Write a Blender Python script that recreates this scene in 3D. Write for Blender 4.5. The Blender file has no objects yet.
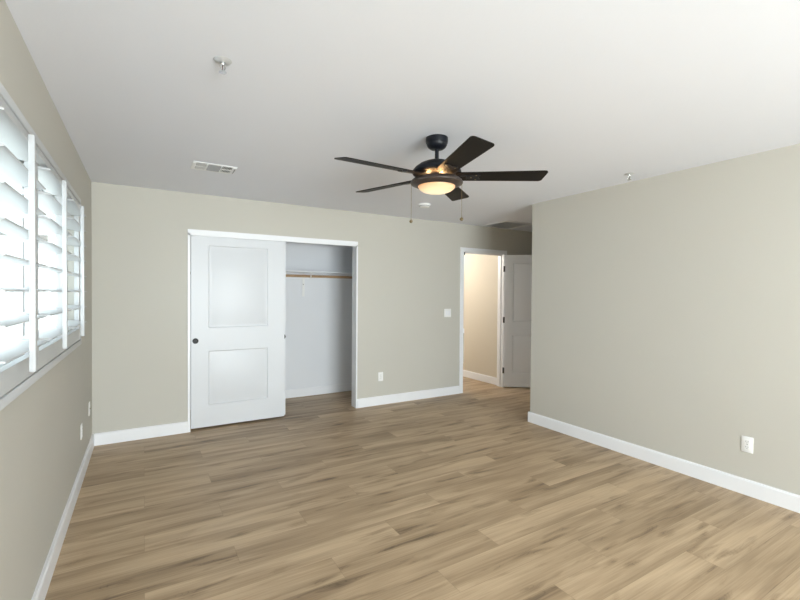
import bpy, bmesh, math
from math import pi, cos, sin, radians
from mathutils import Vector, Matrix

C = bpy.context.scene.collection
SC = bpy.context.scene

# ------------------------------------------------------------------ camera
F_PX, YAW, PITCH, ROLL, EYE = 428.86, 0.5381, -0.0140, 0.0068, 1.4268

def view_dir(x, y, z):
    c, s = cos(ROLL), sin(ROLL)
    x, z = x * c - z * s, x * s + z * c
    c, s = cos(PITCH), sin(PITCH)
    y, z = y * c - z * s, y * s + z * c
    c, s = cos(YAW), sin(YAW)
    return Vector((x * c + y * s, -x * s + y * c, z))

cam = bpy.data.cameras.new('camera')
cam.sensor_width = 36
cam.lens = F_PX / 800 * 36
cam.clip_start = 0.02
cam.clip_end = 200
co = bpy.data.objects.new('camera', cam)
C.objects.link(co)
r_, f_, u_ = view_dir(1, 0, 0), view_dir(0, 1, 0), view_dir(0, 0, 1)
m = Matrix((r_, u_, -f_)).transposed().to_4x4()
m.translation = (0, 0, EYE)
co.matrix_world = m
SC.camera = co

# ------------------------------------------------------------------ light
SC.view_settings.view_transform = 'Standard'
SC.view_settings.look = 'None'
SC.view_settings.gamma = 1
SC.view_settings.use_curve_mapping = False
SC.view_settings.exposure = 0.0
SKY = 6.5
w = bpy.data.worlds.new('overcast_sky')
SC.world = w
w.use_nodes = True
bg = w.node_tree.nodes['Background']
bg.inputs[0].default_value = (0.85, 0.93, 1.0, 1)
bg.inputs[1].default_value = SKY
SC.cycles.max_bounces = 14
SC.cycles.diffuse_bounces = 10
SC.cycles.transparent_max_bounces = 16
SC.cycles.sample_clamp_indirect = 6

def portal(name, loc, rot, sx, sy):
    l = bpy.data.lights.new(name, 'AREA')
    l.shape = 'RECTANGLE'
    l.size, l.size_y = sx, sy
    l.cycles.is_portal = True
    o = bpy.data.objects.new(name, l)
    o.location, o.rotation_euler = loc, rot
    C.objects.link(o)
    return o

# ------------------------------------------------------------------ room numbers (metres)
XL, YB, XR, YC, H = -0.415, 4.857, 3.726, 3.370, 2.44
YR = -3.2            # wall behind the camera
XA = 5.75            # far side of the door alcove
WT = 0.15
WY0, WY1, WZ0, WZ1 = 1.62, 3.765, 1.10, 2.035       # left window opening
RX0, RX1, RZ0, RZ1 = -0.25, 2.75, 0.45, 2.2           # added rear window opening, out of view
CX0, CX1, CZ = 0.405, 2.262, 2.03                   # closet opening
CYB = 5.784                                          # closet back wall
CXL, CXR = 0.05, 2.95
DX0, DX1, DZ = 3.963, 4.745, 2.042                  # doorway clear opening
HX = 4.79                                            # hall wall
HYE = 5.835

portal('window_portal', (XL - WT - 0.02, (WY0 + WY1) / 2, (WZ0 + WZ1) / 2), (0, -pi / 2, 0), WZ1 - WZ0, WY1 - WY0)
portal('rear_window_portal', ((RX0 + RX1) / 2, YR - WT - 0.02, (RZ0 + RZ1) / 2), (pi / 2, 0, 0), RX1 - RX0, RZ1 - RZ0)
# added fill lamp outside the rear window, tilted up to brighten the ceiling
dl = bpy.data.lights.new('rear_fill', 'AREA')
dl.shape = 'RECTANGLE'
dl.size, dl.size_y = RX1 - RX0, 1.3
dl.energy = 600
dl.color = (0.96, 0.97, 1.0)
do = bpy.data.objects.new('rear_fill', dl)
do.location = ((RX0 + RX1) / 2, YR - WT - .55, (RZ0 + RZ1) / 2 - .45)
do.rotation_euler = (radians(90 + 8), 0, 0)
C.objects.link(do)

# ------------------------------------------------------------------ materials
def nmat(name):
    mt = bpy.data.materials.new(name)
    mt.use_nodes = True
    return mt, mt.node_tree.nodes, mt.node_tree.links, mt.node_tree.nodes['Principled BSDF']

def paint(name, col, rough=0.5, var=0.02, bump=0.0, bscale=120, metal=0.0, spec=0.5, coat=0):
    mt, N, L, b = nmat(name)
    tc = N.new('ShaderNodeTexCoord')
    no = N.new('ShaderNodeTexNoise')
    no.inputs['Scale'].default_value = 2.2
    no.inputs['Detail'].default_value = 3
    L.new(tc.outputs['Object'], no.inputs['Vector'])
    mr = N.new('ShaderNodeMapRange')
    mr.inputs['To Min'].default_value = 1 - var
    mr.inputs['To Max'].default_value = 1 + var
    L.new(no.outputs['Fac'], mr.inputs['Value'])
    vm = N.new('ShaderNodeVectorMath')
    vm.operation = 'SCALE'
    vm.inputs[0].default_value = col
    L.new(mr.outputs['Result'], vm.inputs['Scale'])
    L.new(vm.outputs['Vector'], b.inputs['Base Color'])
    b.inputs['Roughness'].default_value = rough
    b.inputs['Metallic'].default_value = metal
    b.inputs['Specular IOR Level'].default_value = spec
    b.inputs['Coat Weight'].default_value = coat
    if bump:
        n2 = N.new('ShaderNodeTexNoise')
        n2.inputs['Scale'].default_value = bscale
        n2.inputs['Detail'].default_value = 4
        L.new(tc.outputs['Object'], n2.inputs['Vector'])
        bp = N.new('ShaderNodeBump')
        bp.inputs['Strength'].default_value = bump
        bp.inputs['Distance'].default_value = 0.002
        L.new(n2.outputs['Fac'], bp.inputs['Height'])
        L.new(bp.outputs['Normal'], b.inputs['Normal'])
    return mt

def emit(name, col, s):
    mt, N, L, b = nmat(name)
    b.inputs['Base Color'].default_value = (*col, 1)
    b.inputs['Roughness'].default_value = 0.3
    b.inputs['Emission Color'].default_value = (*col, 1)
    b.inputs['Emission Strength'].default_value = s
    return mt

M_WALL = paint('greige_wall_paint', (0.515, 0.498, 0.450), 0.7, 0.015, 0.12, 90, spec=0.3)
M_CEIL = paint('white_ceiling_paint', (0.77, 0.79, 0.85), 0.8, 0.01, 0.15, 70, spec=0.2)
M_CLOS = paint('closet_white_paint', (0.74, 0.755, 0.79), 0.75, 0.01, 0.12, 90, spec=0.3)
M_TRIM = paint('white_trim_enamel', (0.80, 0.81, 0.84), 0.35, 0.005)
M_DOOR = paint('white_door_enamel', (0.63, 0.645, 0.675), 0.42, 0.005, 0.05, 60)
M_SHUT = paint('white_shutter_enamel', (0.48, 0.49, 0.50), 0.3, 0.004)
M_PLAS = paint('white_plastic', (0.82, 0.82, 0.81), 0.35, 0.004)
M_SLOT = paint('dark_slot', (0.03, 0.03, 0.03), 0.8)
M_FILT = paint('filter_grey', (0.12, 0.125, 0.13), 0.8)
M_VENTB = paint('vent_duct_grey', (0.16, 0.16, 0.165), 0.8)
M_VENT = paint('vent_white_metal', (0.84, 0.85, 0.86), 0.4, 0.004)
M_GREYM = paint('vent_grey_slats', (0.33, 0.34, 0.35), 0.5, 0.01)
M_BLACK = paint('fan_black_metal', (0.005, 0.006, 0.010), 0.42, 0.02, spec=0.3)
M_BLADE = paint('fan_black_blade', (0.010, 0.0078, 0.0065), 0.5, 0.05, spec=0.15)
M_BRONZE = paint('fan_bronze_pan', (0.06, 0.045, 0.038), 0.38, 0.03, metal=0.3)
M_BRASS = paint('antique_brass', (0.28, 0.22, 0.13), 0.35, 0.05, metal=0.9)
M_CHROME = paint('chrome_metal', (0.62, 0.62, 0.62), 0.22, 0.02, metal=1.0)
M_IRON = paint('black_hardware', (0.006, 0.006, 0.006), 0.5)
M_STEEL = paint('dark_steel_track', (0.2, 0.2, 0.2), 0.4, metal=0.8)
M_VINYL = paint('white_vinyl', (0.70, 0.71, 0.72), 0.35)
M_STUCCO = paint('pale_stucco', (0.74, 0.73, 0.71), 0.9, 0.05, 0.3, 30)
M_ROOF = paint('grey_roof_tile', (0.25, 0.23, 0.22), 0.9, 0.1, 0.4, 12)
M_GRND = paint('gravel_ground', (0.60, 0.58, 0.54), 0.95, 0.15, 0.5, 8)
M_SKYGLAS = paint('sky_tint_glass', (0.30, 0.35, 0.35), 0.1)  # pane colour lightened to imitate reflected sky

def glass():
    mt = bpy.data.materials.new('window_glass')
    mt.use_nodes = True
    N, L = mt.node_tree.nodes, mt.node_tree.links
    N.remove(N['Principled BSDF'])
    t = N.new('ShaderNodeBsdfTransparent')
    t.inputs[0].default_value = (0.93, 0.96, 0.95, 1)
    g = N.new('ShaderNodeBsdfGlossy')
    g.inputs['Roughness'].default_value = 0.02
    lw = N.new('ShaderNodeLayerWeight')
    lw.inputs['Blend'].default_value = 0.5
    pw = N.new('ShaderNodeMath')
    pw.operation = 'POWER'
    pw.inputs[1].default_value = 5
    L.new(lw.outputs['Facing'], pw.inputs[0])
    fr = N.new('ShaderNodeMath')
    fr.operation = 'MULTIPLY_ADD'
    fr.inputs[1].default_value = 0.25
    fr.inputs[2].default_value = 0.02
    L.new(pw.outputs[0], fr.inputs[0])
    mx = N.new('ShaderNodeMixShader')
    L.new(fr.outputs[0], mx.inputs[0])
    L.new(t.outputs[0], mx.inputs[1])
    L.new(g.outputs[0], mx.inputs[2])
    L.new(mx.outputs[0], N['Material Output'].inputs[0])
    return mt
M_GLASS = glass()

def wood(name, c0, c1, axis='X'):
    mt, N, L, b = nmat(name)
    tc = N.new('ShaderNodeTexCoord')
    mp = N.new('ShaderNodeMapping')
    mp.inputs['Scale'].default_value = (1.5, 40, 40) if axis == 'X' else (40, 1.5, 40)
    no = N.new('ShaderNodeTexNoise')
    no.inputs['Scale'].default_value = 2
    no.inputs['Detail'].default_value = 5
    cr = N.new('ShaderNodeValToRGB')
    cr.color_ramp.elements[0].position = 0.3
    cr.color_ramp.elements[1].position = 0.7
    cr.color_ramp.elements[0].color = (*c0, 1)
    cr.color_ramp.elements[1].color = (*c1, 1)
    L.new(tc.outputs['Object'], mp.inputs[0])
    L.new(mp.outputs[0], no.inputs[0])
    L.new(no.outputs['Fac'], cr.inputs[0])
    L.new(cr.outputs[0], b.inputs['Base Color'])
    b.inputs['Roughness'].default_value = 0.5
    return mt
M_DOWEL = wood('wooden_dowel', (0.27, 0.165, 0.085), (0.42, 0.28, 0.155))

def floor_material():
    """oak-look planks, 188 mm wide and 1.3 m long, each row stepped by a third"""
    mt, N, L, b = nmat('oak_plank_floor')
    def math_(op, a, bb=None, c=None):
        n = N.new('ShaderNodeMath')
        n.operation = op
        for i, v in enumerate((a, bb, c)):
            if v is None:
                continue
            if isinstance(v, (int, float)):
                n.inputs[i].default_value = v
            else:
                L.new(v, n.inputs[i])
        return n.outputs[0]
    def noise(vec, scale, detail=3, rough=0.5, dist=0.0, dims='3D'):
        n = N.new('ShaderNodeTexNoise')
        n.noise_dimensions = dims
        n.inputs['Scale'].default_value = scale
        n.inputs['Detail'].default_value = detail
        n.inputs['Roughness'].default_value = rough
        n.inputs['Distortion'].default_value = dist
        L.new(vec, n.inputs['Vector'])
        return n.outputs['Fac']
    def comb(x, y, z):
        n = N.new('ShaderNodeCombineXYZ')
        for i, v in enumerate((x, y, z)):
            if isinstance(v, (int, float)):
                n.inputs[i].default_value = v
            else:
                L.new(v, n.inputs[i])
        return n.outputs[0]
    def rng(v, a, bb, c, d):
        n = N.new('ShaderNodeMapRange')
        L.new(v, n.inputs['Value'])
        for i, q in enumerate((a, bb, c, d)):
            n.inputs[1 + i].default_value = q
        return n.outputs[0]
    tc = N.new('ShaderNodeTexCoord')
    sp = N.new('ShaderNodeSeparateXYZ')
    L.new(tc.outputs['Object'], sp.inputs[0])
    X, Y = sp.outputs[0], sp.outputs[1]
    rr = math_('DIVIDE', math_('SUBTRACT', Y, 1.03), 0.188)
    row = math_('FLOOR', rr)
    uu = math_('DIVIDE', math_('SUBTRACT', X, math_('MULTIPLY', row, 0.4333)), 1.3)
    col = math_('FLOOR', uu)
    fv = math_('SUBTRACT', rr, row)
    fu = math_('SUBTRACT', uu, col)
    wn = N.new('ShaderNodeTexWhiteNoise')
    wn.noise_dimensions = '3D'
    L.new(comb(row, col, 3.7), wn.inputs['Vector'])
    idv = wn.outputs['Value']
    ws = N.new('ShaderNodeSeparateColor')
    L.new(wn.outputs['Color'], ws.inputs[0])
    off = math_('MULTIPLY', idv, 37.0)
    # long fine grain
    g1 = noise(comb(math_('MULTIPLY', X, 0.9), math_('MULTIPLY', Y, 38), off), 3.0, 7, 0.62)
    # broad tone drifting along a plank
    g2 = noise(comb(math_('MULTIPLY', X, 0.75), math_('MULTIPLY', Y, 7.0), off), 1.5, 2, 0.45, 0.4)
    # dark cathedral patches and knots
    g3 = noise(comb(math_('MULTIPLY', X, 2.2), math_('MULTIPLY', Y, 12.5), math_('ADD', off, 9)), 1.3, 2.0, 0.45, 0.4)
    patch = rng(g3, 0.58, 0.76, 0, 1)
    # contour rings inside the patches
    g4 = noise(comb(math_('MULTIPLY', X, 3.2), math_('MULTIPLY', Y, 16), math_('ADD', off, 21)), 1.1, 1, 0.4)
    ring = math_('ABSOLUTE', math_('SINE', math_('MULTIPLY', g4, 70)))
    ring = rng(ring, 0.0, 0.55, 1, 0)
    ringm = math_('MULTIPLY', ring, rng(g3, 0.55, 0.66, 0.03, 0.55))
    t = math_('ADD', math_('MULTIPLY', g2, 0.62), math_('MULTIPLY', g1, 0.34))
    t = math_('ADD', t, math_('ADD', math_('MULTIPLY', ws.outputs[1], 0.12), -0.005))
    t = math_('SUBTRACT', t, math_('MULTIPLY', patch, 0.20))
    t = math_('SUBTRACT', t, math_('MULTIPLY', ringm, 0.13))
    cr = N.new('ShaderNodeValToRGB')
    e = cr.color_ramp.elements
    e[0].position, e[0].color = 0.20, (0.120, 0.080, 0.046, 1)
    e[1].position, e[1].color = 0.78, (0.600, 0.455, 0.295, 1)
    for p_, c_ in ((0.38, (0.270, 0.188, 0.112, 1)), (0.50, (0.375, 0.270, 0.166, 1)), (0.62, (0.480, 0.355, 0.226, 1))):
        n_ = e.new(p_)
        n_.color = c_
    L.new(t, cr.inputs[0])
    # seams
    s1 = math_('LESS_THAN', math_('MINIMUM', fv, math_('SUBTRACT', 1, fv)), 0.009)
    s2 = math_('LESS_THAN', math_('MINIMUM', fu, math_('SUBTRACT', 1, fu)), 0.0012)
    seam = math_('MAXIMUM', s1, s2)
    mx = N.new('ShaderNodeMix')
    mx.data_type = 'RGBA'
    mx.blend_type = 'MULTIPLY'
    L.new(math_('MULTIPLY', seam, 0.28), mx.inputs[0])
    L.new(cr.outputs[0], mx.inputs[6])
    mx.inputs[7].default_value = (0.35, 0.3, 0.26, 1)
    L.new(mx.outputs[2], b.inputs['Base Color'])
    L.new(rng(g1, 0.3, 0.7, 0.50, 0.40), b.inputs['Roughness'])
    b.inputs['Specular IOR Level'].default_value = 0.4
    bp = N.new('ShaderNodeBump')
    bp.inputs['Strength'].default_value = 0.25
    bp.inputs['Distance'].default_value = 0.001
    L.new(math_('SUBTRACT', g1, seam), bp.inputs['Height'])
    L.new(bp.outputs[0], b.inputs['Normal'])
    return mt
M_FLOOR = floor_material()

# ------------------------------------------------------------------ mesh helpers
class MB:
    def __init__(s):
        s.bm = bmesh.new()
    def box(s, x0, x1, y0, y1, z0, z1, bevel=0.0):
        tmp = bmesh.new()
        bmesh.ops.create_cube(tmp, size=1)
        for v in tmp.verts:
            v.co = Vector((x0 + (v.co.x + .5) * (x1 - x0), y0 + (v.co.y + .5) * (y1 - y0), z0 + (v.co.z + .5) * (z1 - z0)))
        if bevel:
            bmesh.ops.bevel(tmp, geom=list(tmp.edges), offset=bevel, segments=2, affect='EDGES', profile=0.5)
        return s.merge(tmp)
    def merge(s, tmp, mat=None):
        if mat is not None:
            bmesh.ops.transform(tmp, matrix=mat, verts=list(tmp.verts))
        me = bpy.data.meshes.new('tmp')
        tmp.to_mesh(me)
        tmp.free()
        s.bm.from_mesh(me)
        bpy.data.meshes.remove(me)
        return s
    def lathe(s, prof, seg=40, mat=None, close=False):
        """prof: list of (radius, z)"""
        tmp = bmesh.new()
        rings = []
        for r, z in prof:
            if r < 1e-6:
                rings.append([tmp.verts.new((0, 0, z))])
            else:
                rings.append([tmp.verts.new((r * cos(2 * pi * k / seg), r * sin(2 * pi * k / seg), z)) for k in range(seg)])
        if close:
            rings.append(rings[0])
        for a, b in zip(rings, rings[1:]):
            for k in range(seg):
                k2 = (k + 1) % seg
                if len(a) == 1 and len(b) == 1:
                    continue
                if len(a) == 1:
                    tmp.faces.new((a[0], b[k], b[k2]))
                elif len(b) == 1:
                    tmp.faces.new((a[k], a[k2], b[0]))
                else:
                    tmp.faces.new((a[k], a[k2], b[k2], b[k]))
        bmesh.ops.recalc_face_normals(tmp, faces=list(tmp.faces))
        return s.merge(tmp, mat)
    def prism(s, pts, a0, a1, axis='Y'):
        """closed outline swept along an axis; pts are the other two coordinates in order"""
        tmp = bmesh.new()
        def P(p, a):
            return {'X': (a, p[0], p[1]), 'Y': (p[0], a, p[1]), 'Z': (p[0], p[1], a)}[axis]
        A = [tmp.verts.new(P(p, a0)) for p in pts]
        B = [tmp.verts.new(P(p, a1)) for p in pts]
        tmp.faces.new(A)
        tmp.faces.new(B[::-1])
        n = len(pts)
        for k in range(n):
            tmp.faces.new((A[k], B[k], B[(k + 1) % n], A[(k + 1) % n]))
        bmesh.ops.recalc_face_normals(tmp, faces=list(tmp.faces))
        return s.merge(tmp)
    def tube(s, a, b, r, seg=12):
        a, b = Vector(a), Vector(b)
        d = b - a
        q = d.to_track_quat('Z', 'Y').to_matrix().to_4x4()
        q.translation = a
        return s.lathe([(0, 0), (r, 0), (r, d.length), (0, d.length)], seg, q)
    def build(s, name, mt, parent=None, loc=None, smooth=True, flip=None):
        me = bpy.data.meshes.new(name)
        s.bm.to_mesh(me)
        s.bm.free()
        me.materials.append(mt)
        if smooth:
            me.shade_smooth()
            me.set_sharp_from_angle(angle=radians(35))
        o = bpy.data.objects.new(name, me)
        C.objects.link(o)
        if parent:
            o.parent = parent
        if loc:
            o.location = loc
        return o

def tag(o, label=None, cat=None, group=None, kind=None):
    if label: o['label'] = label
    if cat: o['category'] = cat
    if group: o['group'] = group
    if kind: o['kind'] = kind
    return o

def thing(name, label, cat, loc=(0, 0, 0), rotz=0.0, group=None, kind=None):
    o = bpy.data.objects.new(name, None)
    o.empty_display_size = 0.1
    C.objects.link(o)
    o.location = loc
    o.rotation_euler = (0, 0, rotz)
    return tag(o, label, cat, group, kind)

def copy_tree(o, parent=None):
    c = o.copy()
    C.objects.link(c)
    if parent:
        c.parent = parent
    for ch in [q for q in bpy.data.objects if q.parent == o]:
        copy_tree(ch, c)
    return c

def struct(name, mb, mt, label, cat, smooth=False):
    return tag(mb.build(name, mt, smooth=smooth), label, cat, kind='structure')

# ------------------------------------------------------------------ the room shell
struct('floor', MB().box(XL - WT, XA + .1, YR - WT, 9.3, -0.1, 0), M_FLOOR,
       'light oak plank floor running through the room, closet and hallway', 'floor')
struct('ceiling', MB().box(XL - WT, XA + .1, YR - WT, 9.3, H, H + 0.1), M_CEIL,
       'white flat ceiling above the fan', 'ceiling')

b = MB()
b.box(XL - WT, XL, YR - WT, WY0, 0, H).box(XL - WT, XL, WY1, YB + WT, 0, H)
b.box(XL - WT, XL, WY0, WY1, 0, WZ0).box(XL - WT, XL, WY0, WY1, WZ1, H)
struct('wall_left', b, M_WALL, 'greige painted wall holding the shuttered window', 'wall')

b = MB()
T = 0.115
b.box(XL, CX0 - .02, YB, YB + T, 0, H)
b.box(CX0 - .02, CX1 + .02, YB, YB + T, CZ + .02, H)
b.box(CX1 + .02, DX0 - .02, YB, YB + T, 0, H)
b.box(DX0 - .02, DX1 + .02, YB, YB + T, DZ + .02, H)
b.box(DX1 + .02, XA, YB, YB + T, 0, H)
struct('wall_back', b, M_WALL, 'greige painted wall with the closet opening and the doorway', 'wall')

b = MB().box(XR, XR + T, YR, YC, 0, H)
struct('wall_right', b, M_WALL, 'long greige painted wall ending at the door alcove corner', 'wall')
b = MB().box(XR + T, XA, YC - T, YC, 0, H)
struct('wall_alcove', b, M_WALL, 'greige return wall behind the corner, facing the doorway wall', 'wall')
b = MB().box(XA, XA + .1, YC - T, YB + T, 0, H)
struct('wall_alcove_end', b, M_WALL, 'greige end wall of the door alcove beyond the open door', 'wall')

b = MB()
b.box(XL, RX0, YR - WT, YR, 0, H).box(RX1, XR + T, YR - WT, YR, 0, H)
b.box(RX0, RX1, YR - WT, YR, 0, RZ0).box(RX0, RX1, YR - WT, YR, RZ1, H)
struct('wall_rear', b, M_WALL, 'greige wall with a wide added window behind the viewer', 'wall')

# closet shell
b = MB()
b.box(CXL - .1, CXR + .1, CYB, CYB + .1, 0, H)
b.box(CXL - .1, CXL, YB + T, CYB, 0, H).box(CXR, CXR + .1, YB + T, CYB, 0, H)
struct('wall_closet', b, M_CLOS, 'white painted walls inside the open closet', 'wall')

# hallway shell
M_HALL = paint('hall_wall_paint', (0.60, 0.55, 0.46), 0.7, 0.01, 0.1, 90, spec=0.3)
struct('wall_hall', MB().box(HX, HX + .12, YB + T, HYE, 0, H), M_HALL,
       'cream lit hallway wall seen through the doorway', 'wall')
struct('wall_hall_end', MB().box(3.2, 6.6, 9.2, 9.3, 0, H).box(6.5, 6.6, YB + T, 9.2, 0, H).box(3.1, 3.2, YB + T, 9.2, 0, H), M_HALL,
       'far hallway wall just past the cream wall corner', 'wall')
b = MB().box(4.3, 6.4, 7.0, 7.12, 0, 0.62)
hw = struct('wall_hall_half', b, paint('half_wall_paint', (0.42, 0.37, 0.30), 0.7, 0.01), 'low half wall at the end of the hallway', 'wall')  # half wall in a darker tan than the hall walls
MB().box(4.27, 6.4, 6.97, 7.15, 0.62, 0.70).build('cap', M_TRIM, hw, smooth=False)

# baseboards
BT, BH = 0.018, 0.112
def base_profile():
    return [(0, 0), (BT, 0), (BT, BH - .012), (BT - .006, BH), (0, BH)]
def bb_x(name, x0, x1, y, sgn, label, mitre=0):      # runs along x, face towards sgn*y
    b = MB().prism([(y + sgn * p, q) for p, q in base_profile()], x0, x1, 'X')
    return struct(name, b, M_TRIM, label, 'baseboard')
def bb_y(name, y0, y1, x, sgn, label):
    b = MB().prism([(x + sgn * p, q) for p, q in base_profile()], y0, y1, 'Y')
    return struct(name, b, M_TRIM, label, 'baseboard')
bb_y('baseboard_left', YR, YB, XL, 1, 'white baseboard along the wall under the shuttered window')
bb_x('baseboard_back', XL + BT, CX0 - .025, YB, -1, 'short white baseboard left of the closet')
bb_x('baseboard_back.001', CX1 + .02, DX0 - .066, YB, -1, 'white baseboard between the closet and the doorway')
bb_y('baseboard_right', YR, YC + BT, XR, -1, 'white baseboard along the long right wall')
bb_x('baseboard_alcove', XR, XA, YC, 1, 'white baseboard round the alcove corner')
bb_x('baseboard_closet', CXL, CXR, CYB, -1, 'white baseboard inside the closet')
bb_y('baseboard_hall', YB + T, HYE + .012, HX, -1, 'white baseboard on the hallway wall')

# closet lining: jamb boards and header
b = MB()
b.box(CX0 - .024, CX0, YB - .012, YB + T + .002, 0, CZ - .0)
b.box(CX1, CX1 + .018, YB - .012, YB + T + .002, 0, CZ - .0)
b.box(CX0 - .024, CX1 + .018, YB - .012, YB + .012, CZ - .018, CZ + .042)
b.box(CX0 - .024, CX1 + .018, YB + .012, YB + T + .002, CZ, CZ + .02)
struct('trim_1', b, M_TRIM, 'white trim lining the closet opening', 'trim')

# doorway casing, jamb, stops
b = MB()
cw = 0.062
for x0, x1 in ((DX0 - cw, DX0 - .004), (DX1 + .004, DX1 + cw)):
    b.box(x0, x1, YB - .016, YB, 0, DZ + .004, 0.002)
    b.box(x0, x1, YB + T, YB + T + .014, 0, DZ + .004, 0.002) if x1 < HX - .03 else None
b.box(DX0 - cw, DX1 + cw, YB - .016, YB, DZ + .004, DZ + cw, 0.002)
b.box(DX0 - .018, DX0, YB - .002, YB + T + .002, 0, DZ + .016)
b.box(DX1, DX1 + .018, YB - .002, YB + T + .002, 0, DZ + .016)
b.box(DX0 - .018, DX1 + .018, YB - .002, YB + T + .002, DZ, DZ + .018)
b.box(DX0, DX0 + .012, YB + .04, YB + .075, 0, DZ).box(DX1 - .012, DX1, YB + .04, YB + .075, 0, DZ)
b.box(DX0, DX1, YB + .04, YB + .075, DZ - .012, DZ)
tr = struct('trim_2', b, M_TRIM, 'white casing around the hallway doorway', 'trim')
MB().box(DX0 + .002, DX0 + .026, YB - .004, YB + .03, DZ - .045, DZ - .004).build('strike_plate', M_IRON, tr, smooth=False)
# ------------------------------------------------------------------ windows
def window(name, y0, y1, z0, z1, label):
    """sliding vinyl window in local coords: width along y, x is depth"""
    t = thing(name, label, 'window', kind='structure')
    b = MB()
    f = .05
    xa, xb = -.035, .035
    b.box(xa, xb, y0, y0 + f, z0, z1).box(xa, xb, y1 - f, y1, z0, z1)
    b.box(xa, xb, y0 + f, y1 - f, z0, z0 + f).box(xa, xb, y0 + f, y1 - f, z1 - f, z1)
    b.build('window_frame', M_VINYL, t, smooth=False)
    ym = (y0 + y1) / 2
    for k, (a, c, dx) in enumerate(((y0 + f, ym + .03, -.012), (ym - .03, y1 - f, .014))):
        b = MB()
        s = .04
        za, zb = z0 + f, z1 - f
        b.box(dx - .012, dx + .012, a, a + s, za, zb).box(dx - .012, dx + .012, c - s, c, za, zb)
        b.box(dx - .012, dx + .012, a + s, c - s, za, za + s).box(dx - .012, dx + .012, a + s, c - s, zb - s, zb)
        zm = (za + zb) / 2
        sash = b.build('sash', M_VINYL, t, smooth=False)
        MB().box(dx - .002, dx + .002, a + s, c - s, za + s, zb - s).build('pane', M_GLASS, sash, smooth=False)
    return t
w1 = window('window_1', WY0, WY1, WZ0, WZ1, 'white vinyl window behind the open shutters')
w1.location = (XL - .105, 0, 0)
w2 = window('rear_fill_window', -(RX1 - RX0) / 2, (RX1 - RX0) / 2, RZ0, RZ1, 'wide window added behind the viewer for fill light')  # unseen window, added to let fill light into the room
w2.location = ((RX0 + RX1) / 2, YR - .09, 0)
w2.rotation_euler = (0, 0, -pi / 2)

# ------------------------------------------------------------------ plantation shutters
XF = -0.385                                  # room face of the shutter frame
sh = thing('plantation_shutter', 'white plantation shutters with open louvers over the left window', 'shutter', (XL, 2.69, 1.05))
def S(mb, name, mt, parent, loc=None):
    o = mb.build(name, mt, parent)
    return o
OY, OZ = 2.69, 1.05
b = MB()
fy0, fy1, fz0, fz1 = 1.572 - OY, 3.808 - OY, 1.052 - OZ, 2.085 - OZ
fw = .036
dx0, dx1 = 0.0, XF - XL
b.box(dx0, dx1, fy0, fy1, fz0, fz0 + fw, .003).box(dx0, dx1, fy0, fy1, fz1 - fw, fz1, .003)
b.box(dx0, dx1, fy0, fy0 + fw, fz0 + fw, fz1 - fw, .003).box(dx0, dx1, fy1 - fw, fy1, fz0 + fw, fz1 - fw, .003)
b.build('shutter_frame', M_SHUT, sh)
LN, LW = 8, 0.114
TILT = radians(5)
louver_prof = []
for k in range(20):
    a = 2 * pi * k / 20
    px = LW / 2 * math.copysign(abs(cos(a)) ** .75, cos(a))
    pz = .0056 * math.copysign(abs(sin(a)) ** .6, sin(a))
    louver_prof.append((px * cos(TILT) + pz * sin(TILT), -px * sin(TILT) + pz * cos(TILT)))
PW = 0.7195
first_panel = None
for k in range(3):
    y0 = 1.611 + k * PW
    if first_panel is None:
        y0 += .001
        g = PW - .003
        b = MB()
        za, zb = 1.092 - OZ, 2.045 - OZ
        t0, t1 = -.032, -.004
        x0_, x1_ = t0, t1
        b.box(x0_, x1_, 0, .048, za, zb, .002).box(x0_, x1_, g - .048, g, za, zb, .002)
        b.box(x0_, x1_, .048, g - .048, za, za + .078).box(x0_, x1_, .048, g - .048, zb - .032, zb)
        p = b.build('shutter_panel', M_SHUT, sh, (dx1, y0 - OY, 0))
        zo0, zo1 = za + .078, zb - .032
        step = (zo1 - zo0) / LN
        lv0 = None
        for i in range(LN):
            if lv0 is None:
                lv0 = MB().prism(louver_prof, .050, g - .050, 'Y').build('louver', M_SHUT, p, (-.018, 0, zo0 + step / 2))
                lv = lv0
            else:
                lv = lv0.copy()
                C.objects.link(lv)
                lv.location = (-.018, 0, zo0 + step * (i + .5))
        b = MB().box(.037, .056, g / 2 - .011, g / 2 + .011, zo0 - .028, zo1 - .036, .003)
        b.build('tilt_rod', M_SHUT, p)
        first_panel = p
    else:
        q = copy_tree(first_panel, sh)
        q.location = (dx1, y0 - OY, 0)

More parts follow.
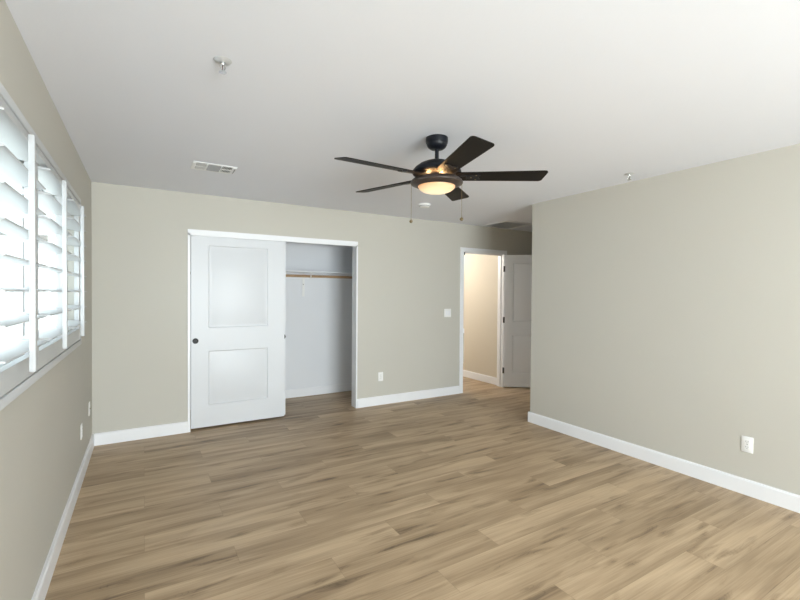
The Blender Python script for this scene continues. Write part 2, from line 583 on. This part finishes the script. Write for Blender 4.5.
# ------------------------------------------------------------------ doors
def slab(Wd, Hd, Td, panels):
    """molded two-panel slab; x 0..Wd, front face y=0, back y=Td"""
    bm = bmesh.new()
    xs = [0, panels[0][0], panels[0][1], Wd]
    zs = sorted({0, Hd, *[p[2] for p in panels], *[p[3] for p in panels]})
    for yy, flip in ((0, False), (Td, True)):
        V = [[bm.verts.new((x, yy, z)) for z in zs] for x in xs]
        pf = []
        for i in range(len(xs) - 1):
            for j in range(len(zs) - 1):
                q = [V[i][j], V[i + 1][j], V[i + 1][j + 1], V[i][j + 1]]
                f = bm.faces.new(q[::-1] if flip else q)
                if i == 1 and any(abs(zs[j] - p[2]) < 1e-6 for p in panels):
                    pf.append(f)
        bm.normal_update()
        for f in pf:
            for th, dp in ((.010, -.010), (.010, 0.0), (.026, .008)):
                bmesh.ops.inset_region(bm, faces=[f], thickness=th, depth=dp, use_even_offset=True)
    # rim
    def bver(cond):
        return [v for v in bm.verts if cond(v.co)]
    eps = 1e-6
    def strip(pts_f, pts_b):
        for a, b2, c, d in zip(pts_f, pts_f[1:], pts_b[1:], pts_b):
            bm.faces.new((a, b2, c, d))
    for cond, key in ((lambda c: abs(c.x) < eps, lambda v: v.co.z), (lambda c: abs(c.x - Wd) < eps, lambda v: v.co.z),
                      (lambda c: abs(c.z) < eps, lambda v: v.co.x), (lambda c: abs(c.z - Hd) < eps, lambda v: v.co.x)):
        fr = sorted([v for v in bm.verts if cond(v.co) and abs(v.co.y) < eps], key=key)
        bk = sorted([v for v in bm.verts if cond(v.co) and abs(v.co.y - Td) < eps], key=key)
        strip(fr, bk)
    bmesh.ops.recalc_face_normals(bm, faces=list(bm.faces))
    m_ = MB()
    m_.bm.free()
    m_.bm = bm
    return m_

def cup(parent, x, y, z):
    mt = Matrix.Translation((x, y, z)) @ Matrix.Rotation(pi / 2, 4, 'X')
    MB().lathe([(0, .001), (.018, .001), (.021, .004), (.027, .005), (.029, .0025), (.029, -.004), (0, -.004)], 28, mt).build('door_pull', M_IRON, parent)

DW = 0.962
PANS = [(.165, .778, .225, .795), (.165, .778, 1.035, 1.90)]
# front sliding door, on the left
d1 = slab(DW, 2.0, .034, PANS).build('door_1', M_DOOR, None, (CX0 + .008, YB + .018, .022))
tag(d1, 'white two panel closet door slid over the left half', 'sliding door', kind='structure')
cup(d1, .042, 0, .905)
d2 = slab(DW, 2.0, .034, PANS).build('door_2', M_DOOR, None, (CX0 + .036, YB + .066, .022))
tag(d2, 'white closet door stacked behind the front sliding door', 'sliding door', kind='structure')
cup(d2, DW - .028, 0, .905)
# entry door, swung open into the alcove
ang = radians(-37)
ED = thing('door_3', 'white two panel room door standing open against the alcove', 'door', (DX1 + .012, YB - .022, 0), ang, kind='structure')
EP = [(.118, .642, .215, .80), (.118, .642, 1.0, 1.90)]
leaf = slab(.76, 2.022, .035, EP).build('door_leaf', M_TRIM, ED, (.004, -.0175, .012))  # lighter enamel than the closet doors, extra brightness put into the colour
for z in (.262, 1.04, 1.822):
    b = MB().tube((0, 0, z - .045), (0, 0, z + .045), .0075).box(-.002, .003, -.0175, .0, z - .045, z + .045)
    b.box(-.022, .0, -.004, .0, z - .045, z + .045)
    b.build('hinge', M_IRON, ED)
for sgn in (-1, 1):
    base = -.0175 if sgn < 0 else .0175
    mt = Matrix.Translation((.70, base, .92)) @ Matrix.Rotation(pi / 2 if sgn < 0 else -pi / 2, 4, 'X')
    MB().lathe([(0, 0), (.032, 0), (.032, .006), (.012, .010), (.012, .03), (.026, .038), (.029, .052), (.022, .064), (0, .066)], 28, mt).build('door_knob', M_IRON, ED)

# ------------------------------------------------------------------ closet fittings
b = MB().box(CXL, CXR, 5.43, CYB, 1.705, 1.723, .002)
shf = b.build('closet_shelf', M_TRIM)
tag(shf, 'long white shelf across the closet above the wooden rod', 'shelf')
cl = MB().box(CXL, CXR, CYB - .019, CYB, 1.625, 1.705).build('cleat', M_TRIM, shf, smooth=False)
rod = MB().tube((CXL, 5.47, 1.652), (CXR, 5.47, 1.652), .0165, 20).build('closet_rod', M_DOWEL)
tag(rod, 'round wooden hanging rod under the white closet shelf', 'closet rod')
br = thing('shelf_bracket', 'white metal bracket holding the closet shelf and rod', 'bracket', (1.885, CYB - .019, 1.705))
b = MB()
b.box(-.017, .017, -.005, -.001, -.32, -.001)
b.box(-.009, .009, -.326, -.005, -.007, -.001)
b.build('bracket_arm', M_PLAS, br)
b = MB()
tmp_p = [(-.319, -.004), (-.319, -.055)]
for k in range(9):
    a = pi + pi * k / 8
    tmp_p.append((-.295 + .024 * cos(a), -.052 + .024 * sin(a)))
n = len(tmp_p)
for (a0, z0), (a1, z1) in zip(tmp_p, tmp_p[1:]):
    b.tube((0, a0, z0), (0, a1, z1), .006, 8)
b.build('rod_hook', M_PLAS, br)
MB().lathe([(0, .004), (.006, .003), (.007, 0), (0, 0)], 12, Matrix.Translation((.0, -.006, -.155)) @ Matrix.Rotation(pi / 2, 4, 'X')).build('screw', M_STEEL, br)

# ------------------------------------------------------------------ outlets and switch (local: plate in xz, facing -y)
def outlet(label, loc, rotz, group=None):
    t = thing('power_outlet', label, 'outlet', loc, rotz)
    MB().box(-.035, .035, -.006, 0, -.057, .057, .0025).build('wall_plate', M_PLAS, t)
    for s in (-1, 1):
        cz = s * .0195
        r = MB()
        pts = []
        for k in range(24):
            a = 2 * pi * k / 24
            pts.append((max(-.0165, min(.0165, .0185 * cos(a))), cz + max(-.0135, min(.0135, .0185 * sin(a)))))
        r.prism(pts, -.0085, -.005, 'Y')
        rc = r.build('receptacle', M_PLAS, t)
        q = MB().box(-.0075, -.0055, -.0092, -.0082, cz - .001, cz + .008).box(.0055, .0075, -.0092, -.0082, cz - .001, cz + .007)
        q.tube((0, -.0092, cz - .0075), (0, -.0082, cz - .0075), .0024, 10)
        q.build('slots', M_SLOT, rc, smooth=False)
    MB().lathe([(0, .0015), (.003, .001), (.0035, 0), (0, 0)], 12, Matrix.Translation((0, -.006, 0)) @ Matrix.Rotation(pi / 2, 4, 'X')).build('screw', M_STEEL, t)
    return t
outlet('white double outlet low on the long right wall', (XR, 1.352, .362), -pi / 2 )
outlet('white double outlet low on the wall between closet and doorway', (2.615, YB, .362), 0)
outlet('white outlet low on the window wall, nearer the window', (XL, 4.05, .36), pi / 2)
o = thing('wall_jack', 'white plate low on the window wall, close to the room corner', 'wall plate', (XL, 4.60, .405), pi / 2)
MB().box(-.035, .035, -.006, 0, -.057, .057, .0025).build('wall_plate', M_PLAS, o)
MB().tube((0, -.012, 0), (0, -.004, 0), .005, 12).build('coax_port', M_BRASS, o)

sw = thing('light_switch', 'white two gang rocker switch beside the doorway', 'switch', (3.682, YB, 1.164))
MB().box(-.058, .058, -.006, 0, -.0585, .0585, .0025).build('wall_plate', M_PLAS, sw)
for cx in (-.023, .023):
    MB().prism([(-.0065, -.034), (-.011, -.032), (-.0075, 0), (-.0095, .032), (-.0065, .034), (-.005, .034), (-.005, -.034)], cx - .0165, cx + .0165, 'X').build('rocker', M_TRIM, sw, smooth=False)

# ------------------------------------------------------------------ ceiling fittings
def sprinkler(loc, label, rot):
    t = thing('fire_sprinkler', label, 'sprinkler', loc, rot, 'pendent fire sprinklers on the ceiling')
    MB().lathe([(.014, -.012), (.018, -.010), (.034, -.004), (.038, 0), (.010, 0)], 32).build('escutcheon', paint('brushed_nickel', (.62, .63, .64), .35, metal=.5), t)
    MB().lathe([(0, 0), (.011, 0), (.011, -.016), (.009, -.02), (0, -.02)], 16).build('body', M_CHROME, t)
    b = MB()
    for s in (-1, 1):
        b.tube((s * .009, 0, -.016), (s * .013, 0, -.030), .0022, 8).tube((s * .013, 0, -.030), (s * .004, 0, -.046), .0022, 8)
    b.build('yoke', M_CHROME, t)
    MB().tube((0, 0, -.02), (0, 0, -.044), .0022, 8).build('bulb', paint('sprinkler_bulb', (.10, .06, .05), .2), t)
    b = MB().lathe([(0, -.044), (.006, -.044), (.006, -.049), (0, -.049)], 12)
    b.lathe([(0, -.049), (.015, -.049), (.016, -.051), (0, -.0515)], 20)
    b.build('deflector', M_CHROME, t)
    return t
sprinkler((.296, 2.02, H), 'chrome fire sprinkler on the ceiling near the window', .5)
sprinkler((3.47, 2.103, H), 'chrome fire sprinkler on the ceiling close to the right wall', 1.2)

sd = thing('smoke_detector', 'round white smoke detector on the ceiling beyond the fan', 'smoke detector', (2.72, 4.03, H))
MB().lathe([(0, 0), (.068, 0), (.070, -.006), (.068, -.014), (.058, -.020), (.056, -.028), (.046, -.034), (0, -.036)], 40).build('cover', M_PLAS, sd)
MB().lathe([(.057, -.0195), (.0595, -.0195), (.0595, -.024), (.057, -.024)], 40, close=True).build('vent_ring', M_VENTB, sd)

# supply register
vt = thing('air_vent', 'small white ceiling register with slots near the closet', 'vent', (.488, 3.775, H))
b = MB()
vw, vh = .162, .115
b.box(-vw, vw, -vh, -vh + .028, -.004, 0, .001).box(-vw, vw, vh - .028, vh, -.004, 0, .001)
b.box(-vw, -vw + .026, -vh + .028, vh - .028, -.006, 0).box(vw - .034, vw, -vh + .028, vh - .028, -.006, 0)
b.box(-.062, -.050, -vh + .028, vh - .028, -.006, 0).box(.046, .056, -vh + .028, vh - .028, -.006, 0)
b.box(-vw + .026, -.062, -.006, .008, -.006, 0).box(.056, vw - .034, -.006, .008, -.006, 0)
b.build('frame', M_VENT, vt, smooth=False)
MB().box(-vw + .01, vw - .01, -vh + .01, vh - .01, -.0015, -.0005).build('duct_opening', M_VENTB, vt, smooth=False)
for xa, xb, sg in ((-vw + .028, -.064, 1), (.058, vw - .036, -1)):
    nn = 6
    b = MB()
    for i in range(nn):
        xx = xa + (xb - xa) * (i + .5) / nn
        for ya, yb in ((-vh + .028, -.006), (.008, vh - .028)):
            b.prism([(xx - .0045 * sg, -.0018), (xx - .003 * sg, -.0018), (xx + .0052 * sg, -.0085), (xx + .0037 * sg, -.0085)], ya, yb, 'Y')
    b.build('side_slats', M_VENT, vt, smooth=False)
b = MB()
for i in range(9):
    yy = -vh + .030 + (vh * 2 - .060) * (i + .5) / 9
    b.prism([(yy - .006, -.0018), (yy - .0045, -.0018), (yy + .006, -.0085), (yy + .0045, -.0085)], -.049, .045, 'X')
b.build('middle_slats', M_GREYM, vt, smooth=False)
MB().box(vw - .012, vw - .009, -.07, .07, -.012, -.005).build('lever', M_GREYM, vt, smooth=False)

# return grille
rg = thing('return_air_grille', 'large square return air grille on the alcove ceiling', 'vent', (4.51, 4.555, H))
b = MB()
q = .262
b.box(-q, q, -q, -q + .03, -.012, 0, .003).box(-q, q, q - .03, q, -.012, 0, .003)
b.box(-q, -q + .03, -q + .03, q - .03, -.012, 0, .003).box(q - .03, q, -q + .03, q - .03, -.012, 0, .003)
b.build('frame', M_VENT, rg)
MB().box(-q + .01, q - .01, -q + .01, q - .01, -.002, -.001).build('filter', M_FILT, rg, smooth=False)
b = MB()
nn = 26
for i in range(nn):
    yy = -q + .03 + (2 * q - .06) * (i + .5) / nn
    b.prism([(yy + .004, -.003), (yy + .005, -.003), (yy - .004, -.011), (yy - .005, -.011)], -q + .03, q - .03, 'X')
b.build('slats', M_VENT, rg, smooth=False)

# ------------------------------------------------------------------ ceiling fan
FX, FY = 1.633, 2.282
fan = thing('ceiling_fan', 'black five blade ceiling fan with a lit glass bowl', 'ceiling fan', (FX, FY, H))
z = lambda a: a - H + .025
z0c = lambda a: (a - H)
fan.scale = (1.0256,) * 3
MB().lathe([(0, 0), (.069, 0), (.0695, -.022), (.068, -.034), (.0655, -.036), (.064, -.046), (.056, -.060), (.042, -.070), (.026, -.074), (0, -.074)], 40).build('canopy', M_BLACK, fan)
MB().lathe([(.0, z(2.36)), (.0125, z(2.36)), (.0125, z(2.285)), (.022, z(2.280)), (.024, z(2.262)), (0, z(2.262))], 24).build('downrod', M_BLACK, fan)
MB().lathe([(0, z(2.268)), (.045, z(2.268)), (.075, z(2.262)), (.110, z(2.247)), (.138, z(2.226)), (.152, z(2.208)), (.1555, z(2.196)),
            (.152, z(2.188)), (.140, z(2.184)), (.05, z(2.184)), (0, z(2.184))], 56).build('motor_housing', M_BLACK, fan)
# fitter between motor and light pan
b = MB().lathe([(0, z(2.190)), (.036, z(2.190)), (.036, z(2.165)), (0, z(2.165))], 24)
b.build('switch_housing', M_BRONZE, fan)
pan = MB().lathe([(.150, z(2.152)), (.160, z(2.144)), (.166, z(2.131)), (.163, z(2.124)), (.124, z(2.107)), (.117, z(2.110)), (.118, z(2.115)),
                  (.158, z(2.130)), (.157, z(2.141)), (.149, z(2.149))], 56, close=True).build('light_pan', M_BRONZE, fan)
b = MB()
for k in range(3):
    a = 2 * pi * k / 3 + .3
    b.tube((.03 * cos(a), .03 * sin(a), z(2.164)), (.152 * cos(a), .152 * sin(a), z(2.149)), .004, 8)
b.build('pan_bracket', M_BRONZE, fan)
bowl_mat = bpy.data.materials.new('frosted_lit_glass')
bowl_mat.use_nodes = True
N, L = bowl_mat.node_tree.nodes, bowl_mat.node_tree.links
pb = N['Principled BSDF']
pb.inputs['Base Color'].default_value = (.40, .33, .22, 1)
pb.inputs['Roughness'].default_value = .35
tc = N.new('ShaderNodeTexCoord')
sx = N.new('ShaderNodeSeparateXYZ')
L.new(tc.outputs['Object'], sx.inputs[0])
mr = N.new('ShaderNodeMapRange')
mr.inputs[1].default_value = z(2.108)
mr.inputs[2].default_value = z(2.070)
L.new(sx.outputs[2], mr.inputs[0])
cr = N.new('ShaderNodeValToRGB')
cr.color_ramp.elements[0].color = (0.60, .22, .04, 1)
cr.color_ramp.elements[1].color = (1.0, .84, .52, 1)
L.new(mr.outputs[0], cr.inputs[0])
L.new(cr.outputs[0], pb.inputs['Emission Color'])
pb.inputs['Emission Strength'].default_value = 0.9
bz = [(.118, z(2.112))]
for k in range(1, 11):
    a = pi / 2 * k / 10
    bz.append((.118 * cos(a) if k < 10 else 0, z(2.112) - .047 * sin(a)))
MB().lathe(bz + [(.0, z(2.068)), (.07, z(2.076)), (.114, z(2.112))], 48, close=False).build('lamp_shade', bowl_mat, fan)
bulb = MB().lathe([(0, z(2.165)), (.012, z(2.165)), (.014, z(2.150)), (.026, z(2.135)), (.026, z(2.120)), (.015, z(2.106)), (0, z(2.104))], 20,)
bulb.build('bulb', emit('warm_bulb', (1.0, .62, .28), 3), fan)
pl = bpy.data.lights.new('fan_lamp', 'POINT')
pl.energy = 7.0
pl.color = (1.0, .60, .27)
pl.shadow_soft_size = .014
for k in range(3):
    a = 2 * pi * k / 3 + radians(13)
    lo = bpy.data.objects.new('fan_lamp', pl if k == 0 else pl.copy())
    lo.data.energy = 0.8
    lo.location = (.055 * cos(a), .055 * sin(a), z(2.146))
    lo.parent = fan
    C.objects.link(lo)

def blade_mesh():
    """blade along +x with rounded corners, pitched about x"""
    tmp = bmesh.new()
    R0, R1 = .118, .680
    out = []
    def corner(cx, cy, r, a0, a1, n=5):
        for k in range(n + 1):
            a = a0 + (a1 - a0) * k / n
            out.append((cx + r * cos(a), cy + r * sin(a)))
    w0, w1 = .054, .068
    corner(R0 + .02, -w0 + .02, .02, pi, 1.5 * pi)
    corner(R1 - .022, -w1 + .022, .022, 1.5 * pi, 2 * pi)
    corner(R1 - .034, w1 - .022, .022, 0, .5 * pi)
    corner(R0 + .02, w0 - .02, .02, .5 * pi, pi)
    th = .0055
    A = [tmp.verts.new((x, y, -th / 2)) for x, y in out]
    B = [tmp.verts.new((x, y, th / 2)) for x, y in out]
    tmp.faces.new(A[::-1])
    tmp.faces.new(B)
    n = len(A)
    for k in range(n):
        tmp.faces.new((A[k], A[(k + 1) % n], B[(k + 1) % n], B[k]))
    bmesh.ops.recalc_face_normals(tmp, faces=list(tmp.faces))
    m_ = MB()
    m_.merge(tmp, Matrix.Rotation(radians(-11), 4, 'X'))
    return m_
ZB = z(2.171)
first = None
for k, deg in enumerate((-34, 38, 110, 182, 254)):
    if first is None:
        bl = blade_mesh().build('blade', M_BLADE, fan, (0, 0, ZB))
        # iron arm under the blade
        b = MB()
        b.box(.085, .20, -.018, .018, -.0015, .0035, .001)
        tmp = bmesh.new()
        pts = [(.185, -.020), (.255, -.042), (.275, -.030), (.262, 0), (.275, .030), (.255, .042), (.185, .020)]
        A = [tmp.verts.new((x, y, -.0075)) for x, y in pts]
        B = [tmp.verts.new((x, y, -.0035)) for x, y in pts]
        tmp.faces.new(A[::-1]); tmp.faces.new(B)
        for i in range(len(pts)):
            j = (i + 1) % len(pts)
            tmp.faces.new((A[i], A[j], B[j], B[i]))
        b.merge(tmp, Matrix.Rotation(radians(-11), 4, 'X'))
        b.build('blade_iron', M_BLACK, bl)
        for sxx, syy in ((.245, -.028), (.245, .028), (.215, 0)):
            b = MB()
            b.lathe([(0, -.0105), (.004, -.0095), (.0048, -.0075), (0, -.0075)], 10, Matrix.Rotation(radians(-11), 4, 'X') @ Matrix.Translation((sxx, syy, 0)))
            b.build('blade_screw', M_BRASS, bl)
        first = bl
    else:
        bl = copy_tree(first, fan)
    bl.rotation_euler = (0, 0, radians(deg))
rx, ry = cos(YAW), -sin(YAW)
for s, ln in ((-1, .234), (1, .218)):
    px_, py_ = s * .160 * rx, s * .160 * ry
    zt = z(2.129)
    b = MB()
    n = int(ln / .0045)
    b.tube((px_, py_, zt - ln), (px_, py_, zt), .0011, 6)
    for i in range(n):
        zz = zt - ln * (i + .5) / n
        b.lathe([(0, .0019), (.0019, 0), (0, -.0019)], 6, Matrix.Translation((px_, py_, zz)))
    ch = b.build('pull_chain', M_BRASS, fan)
    b = MB().lathe([(0, .013), (.003, .012), (.004, .009), (.009, .006), (.0115, 0), (.010, -.006), (.005, -.011), (0, -.012)], 20,
                   Matrix.Translation((px_, py_, zt - ln - .006)))
    b.build('pull_knob', M_BRASS, ch)

# ------------------------------------------------------------------ hall lamp (above the hallway, out of view)
hl = thing('hall_ceiling_light', 'flush ceiling light in the hallway beyond the doorway', 'ceiling light', (3.75, 6.0, H))
MB().lathe([(0, 0), (.15, 0), (.155, -.02), (.14, -.06), (.09, -.085), (0, -.095)], 36).build('lamp_shade', emit('hall_lamp_glass', (1.0, .86, .66), 4), hl)
la = bpy.data.lights.new('hall_lamp', 'POINT')
la.energy = 48
la.color = (1.0, .95, .88)
la.shadow_soft_size = .2
lo = bpy.data.objects.new('hall_lamp', la)
lo.location = (3.75, 6.0, H - .35)
C.objects.link(lo)

# ------------------------------------------------------------------ outside
struct('ground', MB().box(-40, 40, -40, 50, -3.2, -3.0), M_GRND, 'pale ground outside far below the window', 'ground')
hs = thing('house', 'pale neighbouring house seen through the shutter louvers', 'house', (-5.5, 12, -3))
b = MB().box(-3.5, 3.4, 0, 8, 0, 5.6)
b.build('wall', M_STUCCO, hs, smooth=False)
b = MB().prism([(-.5, 5.6), (8.5, 5.6), (4, 7.6)], -4, 3.9, 'X')
b.build('roof', M_ROOF, hs, smooth=False)
for x0 in (-2.4, .0, 1.9):
    for z0 in (.9, 3.6):
        f = MB().box(x0 - .06, x0 + 1.06, -.04, 0, z0 - .06, z0 + 1.36).build('window', M_VINYL, hs, smooth=False)
        MB().box(x0, x0 + .47, -.05, -.04, z0, z0 + 1.3).box(x0 + .53, x0 + 1.0, -.05, -.04, z0, z0 + 1.3).build('pane', M_SKYGLAS, f, smooth=False)
